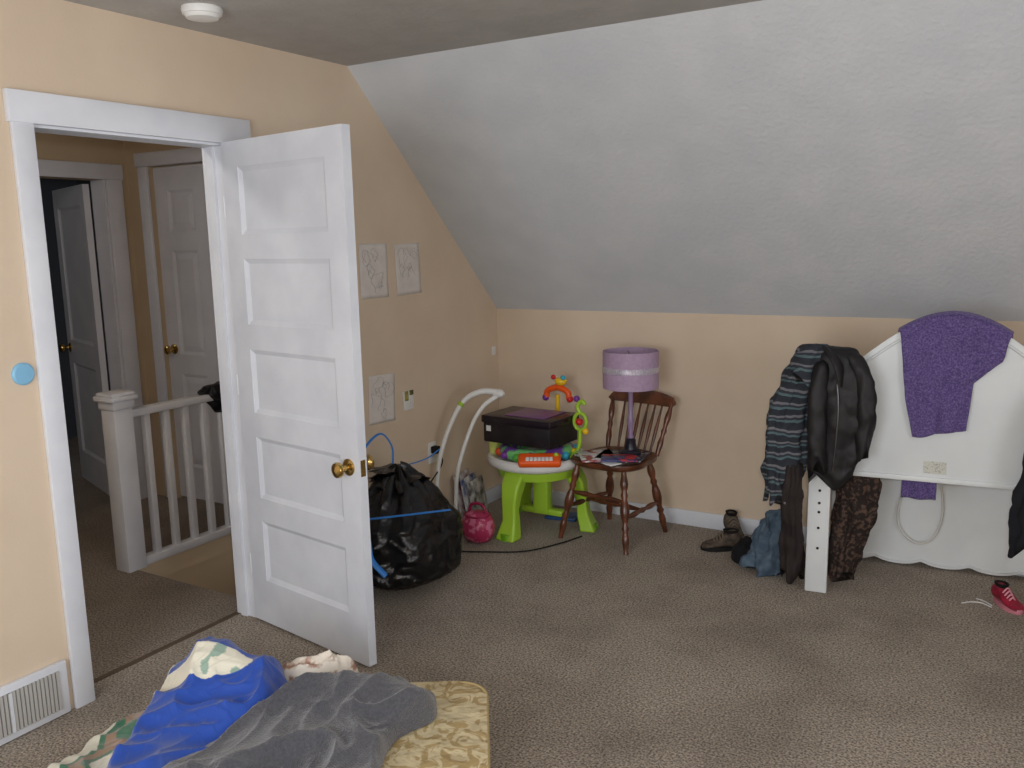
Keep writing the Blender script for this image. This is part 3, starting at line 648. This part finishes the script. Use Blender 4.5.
# ---------------------------------------------------------------- mattress & blankets
u_=Vector((.839,.545,0)).normalized(); v_=Vector((u_.y,-u_.x,0)); K0=Vector((1.315,-2.225,0)); MW,ML,MT=.96,1.86,.17
def mloc(x,y):
    d=Vector((x,y,0))-K0; return -d.dot(u_),d.dot(v_)
pl=[]
def corner(cx,cy,a0,r=.09):
    for i in range(9):
        a=a0+pi/2*i/8; pl.append((cx+r*cos(a),cy+r*sin(a)))
r=.09
corner(MW-r,ML-r,0);corner(r,ML-r,pi/2);corner(r,r,pi);corner(MW-r,r,3*pi/2)
M_mat=mat("gold_damask_ticking",(178,154,108),(212,196,158),scale=14,rough=.5,lo=.455,hi=.52,bump=.8,bscale=13,bdist=.025,detail=2,dist=2.5)
grp("mattress",tuple(K0+v_*.9-u_*.48))
def mw(a,b,t): p=K0-u_*a+v_*b; return (p.x,p.y,t)
prism("mattress_body",pl,.004,MT,mw,M_mat,.022,4)
for t,nm in ((MT-.008,"piping_top"),(.02,"piping_bottom")):
    P=[Vector(mw(a,b,t)) for a,b in pl]; P.append(P[0])
    tube(nm,P,.006,mat("cream_piping",(190,168,120),rough=.7),8,1,closed=True)
def sm(t): t=max(0,min(1,t)); return t*t*(3-2*t)
def base(x,y):
    a,b=mloc(x,y); d=min(a,MW-a,b,ML-b); return (MT+.006)*sm((d+.06)/.07)
top()
M_grey=mat("charcoal_fleece",(84,84,90),(68,68,74),scale=120,rough=.95,bump=.8,bscale=220,bdist=.005,sheen=.5)
def gh(x,y):
    d=abs((x-1.16)*.35-(y+2.60)); return .055*math.exp(-(d/.07)**2)
heap("grey_blanket",[(1.27,-2.43),(1.315,-2.52),(1.29,-2.66),(1.37,-2.84),(1.55,-3.2),(1.45,-3.45),(1.05,-3.4),(.91,-3.12),(.91,-2.80),(1.0,-2.58),(1.13,-2.46)],base,.04,.05,M_grey,2,260,70,fs_=4.2,hfn=gh)
def bcol(x,y):
    w=.03*noise.noise(Vector((x*6,y*6,1)))
    ex,ey=x-.645,y+2.85; dx,dy=.66,.75
    al=ex*dx+ey*dy; ac=-ex*dy+ey*dx+1.0*al*al
    if (al/.21)**2+((ac+w)/.055)**2<1:
        return (228,224,206) if noise.noise(Vector((x*16,y*16,8)))<.28 else (150,175,160)
    if x+w< .53+.22*(-2.66-y):
        s=(x*.8+y*.6)*26+4*noise.noise(Vector((x*7,y*7,2)))
        k=sin(s)
        return (218,216,200) if k<-.15 else ((52,112,84) if k<.75 else (150,120,95))
    return (26,72,168)
def bh(x,y): return .10*math.exp(-(((x-.68)/.15)**2+((y+2.73)/.11)**2))+.035*math.exp(-(((x-.86)/.08)**2+((y+2.80)/.2)**2))+.05*math.exp(-(((x-.45)/.1)**2+((y+2.82)/.12)**2))
heap("cartoon_fleece_blanket",[(.27,-2.80),(.40,-2.68),(.62,-2.61),(.80,-2.59),(.93,-2.68),(.95,-2.85),(.98,-3.05),(.95,-3.35),(.62,-3.40),(.44,-3.22),(.33,-3.0)],base,.055,.055,vcmat("printed_fleece",rough=.6),11,300,100,fs_=3.8,colfn=bcol,hfn=bh)
heap("ruffled_patterned_cloth",[(.70,-2.54),(.77,-2.44),(.88,-2.40),(.97,-2.42),(.96,-2.50),(.88,-2.58),(.78,-2.61)],base,.06,.03,mat("floral_cream_cloth",(226,216,202),(165,128,110),scale=26,rough=.9,lo=.5,hi=.62),21,160,40,11)
# ---------------------------------------------------------------- lights
def area(name,loc,rot,sx,sy,p,col):
    l=bpy.data.lights.new(name,'AREA'); l.shape='RECTANGLE'; l.size=sx; l.size_y=sy; l.energy=p; l.color=col
    o=bpy.data.objects.new(name,l); o.location=loc; o.rotation_euler=rot; scn.collection.objects.link(o)
area("window_daylight",(XR+.03,-3.3,1.32),(0,radians(90),0),1.2,1.75,22,(.92,.96,1))
area("rear_fill_light",(1.8,YB-.03,1.32),(radians(90),0,0),1.55,1.2,48,(.92,.96,1))  # added fill light behind the camera, evens out walls and slope
def pt(name,loc,p,r,col):
    l=bpy.data.lights.new(name,'POINT'); l.energy=p; l.shadow_soft_size=r; l.color=col
    o=bpy.data.objects.new(name,l); o.location=loc; scn.collection.objects.link(o)
pt("camera_flash",(2.80,-4.42,1.62),54,.03,(1,.985,.96))
pt("hall_fill_light",(-.45,-3.1,2.15),12,.06,(1,.95,.88))  # added light without a fixture, brightens hall and stairwell wall
pt("far_room_fill_light",(-3.0,-2.8,2.0),4,.06,(.9,.95,1))  # invented light, lifts the room beyond the far doorway
w=bpy.data.worlds.new("overcast_sky"); scn.world=w; w.use_nodes=True
w.node_tree.nodes["Background"].inputs[0].default_value=(.7,.8,1,1); w.node_tree.nodes["Background"].inputs[1].default_value=.6
scn.view_settings.view_transform='Standard'; scn.view_settings.look='None'
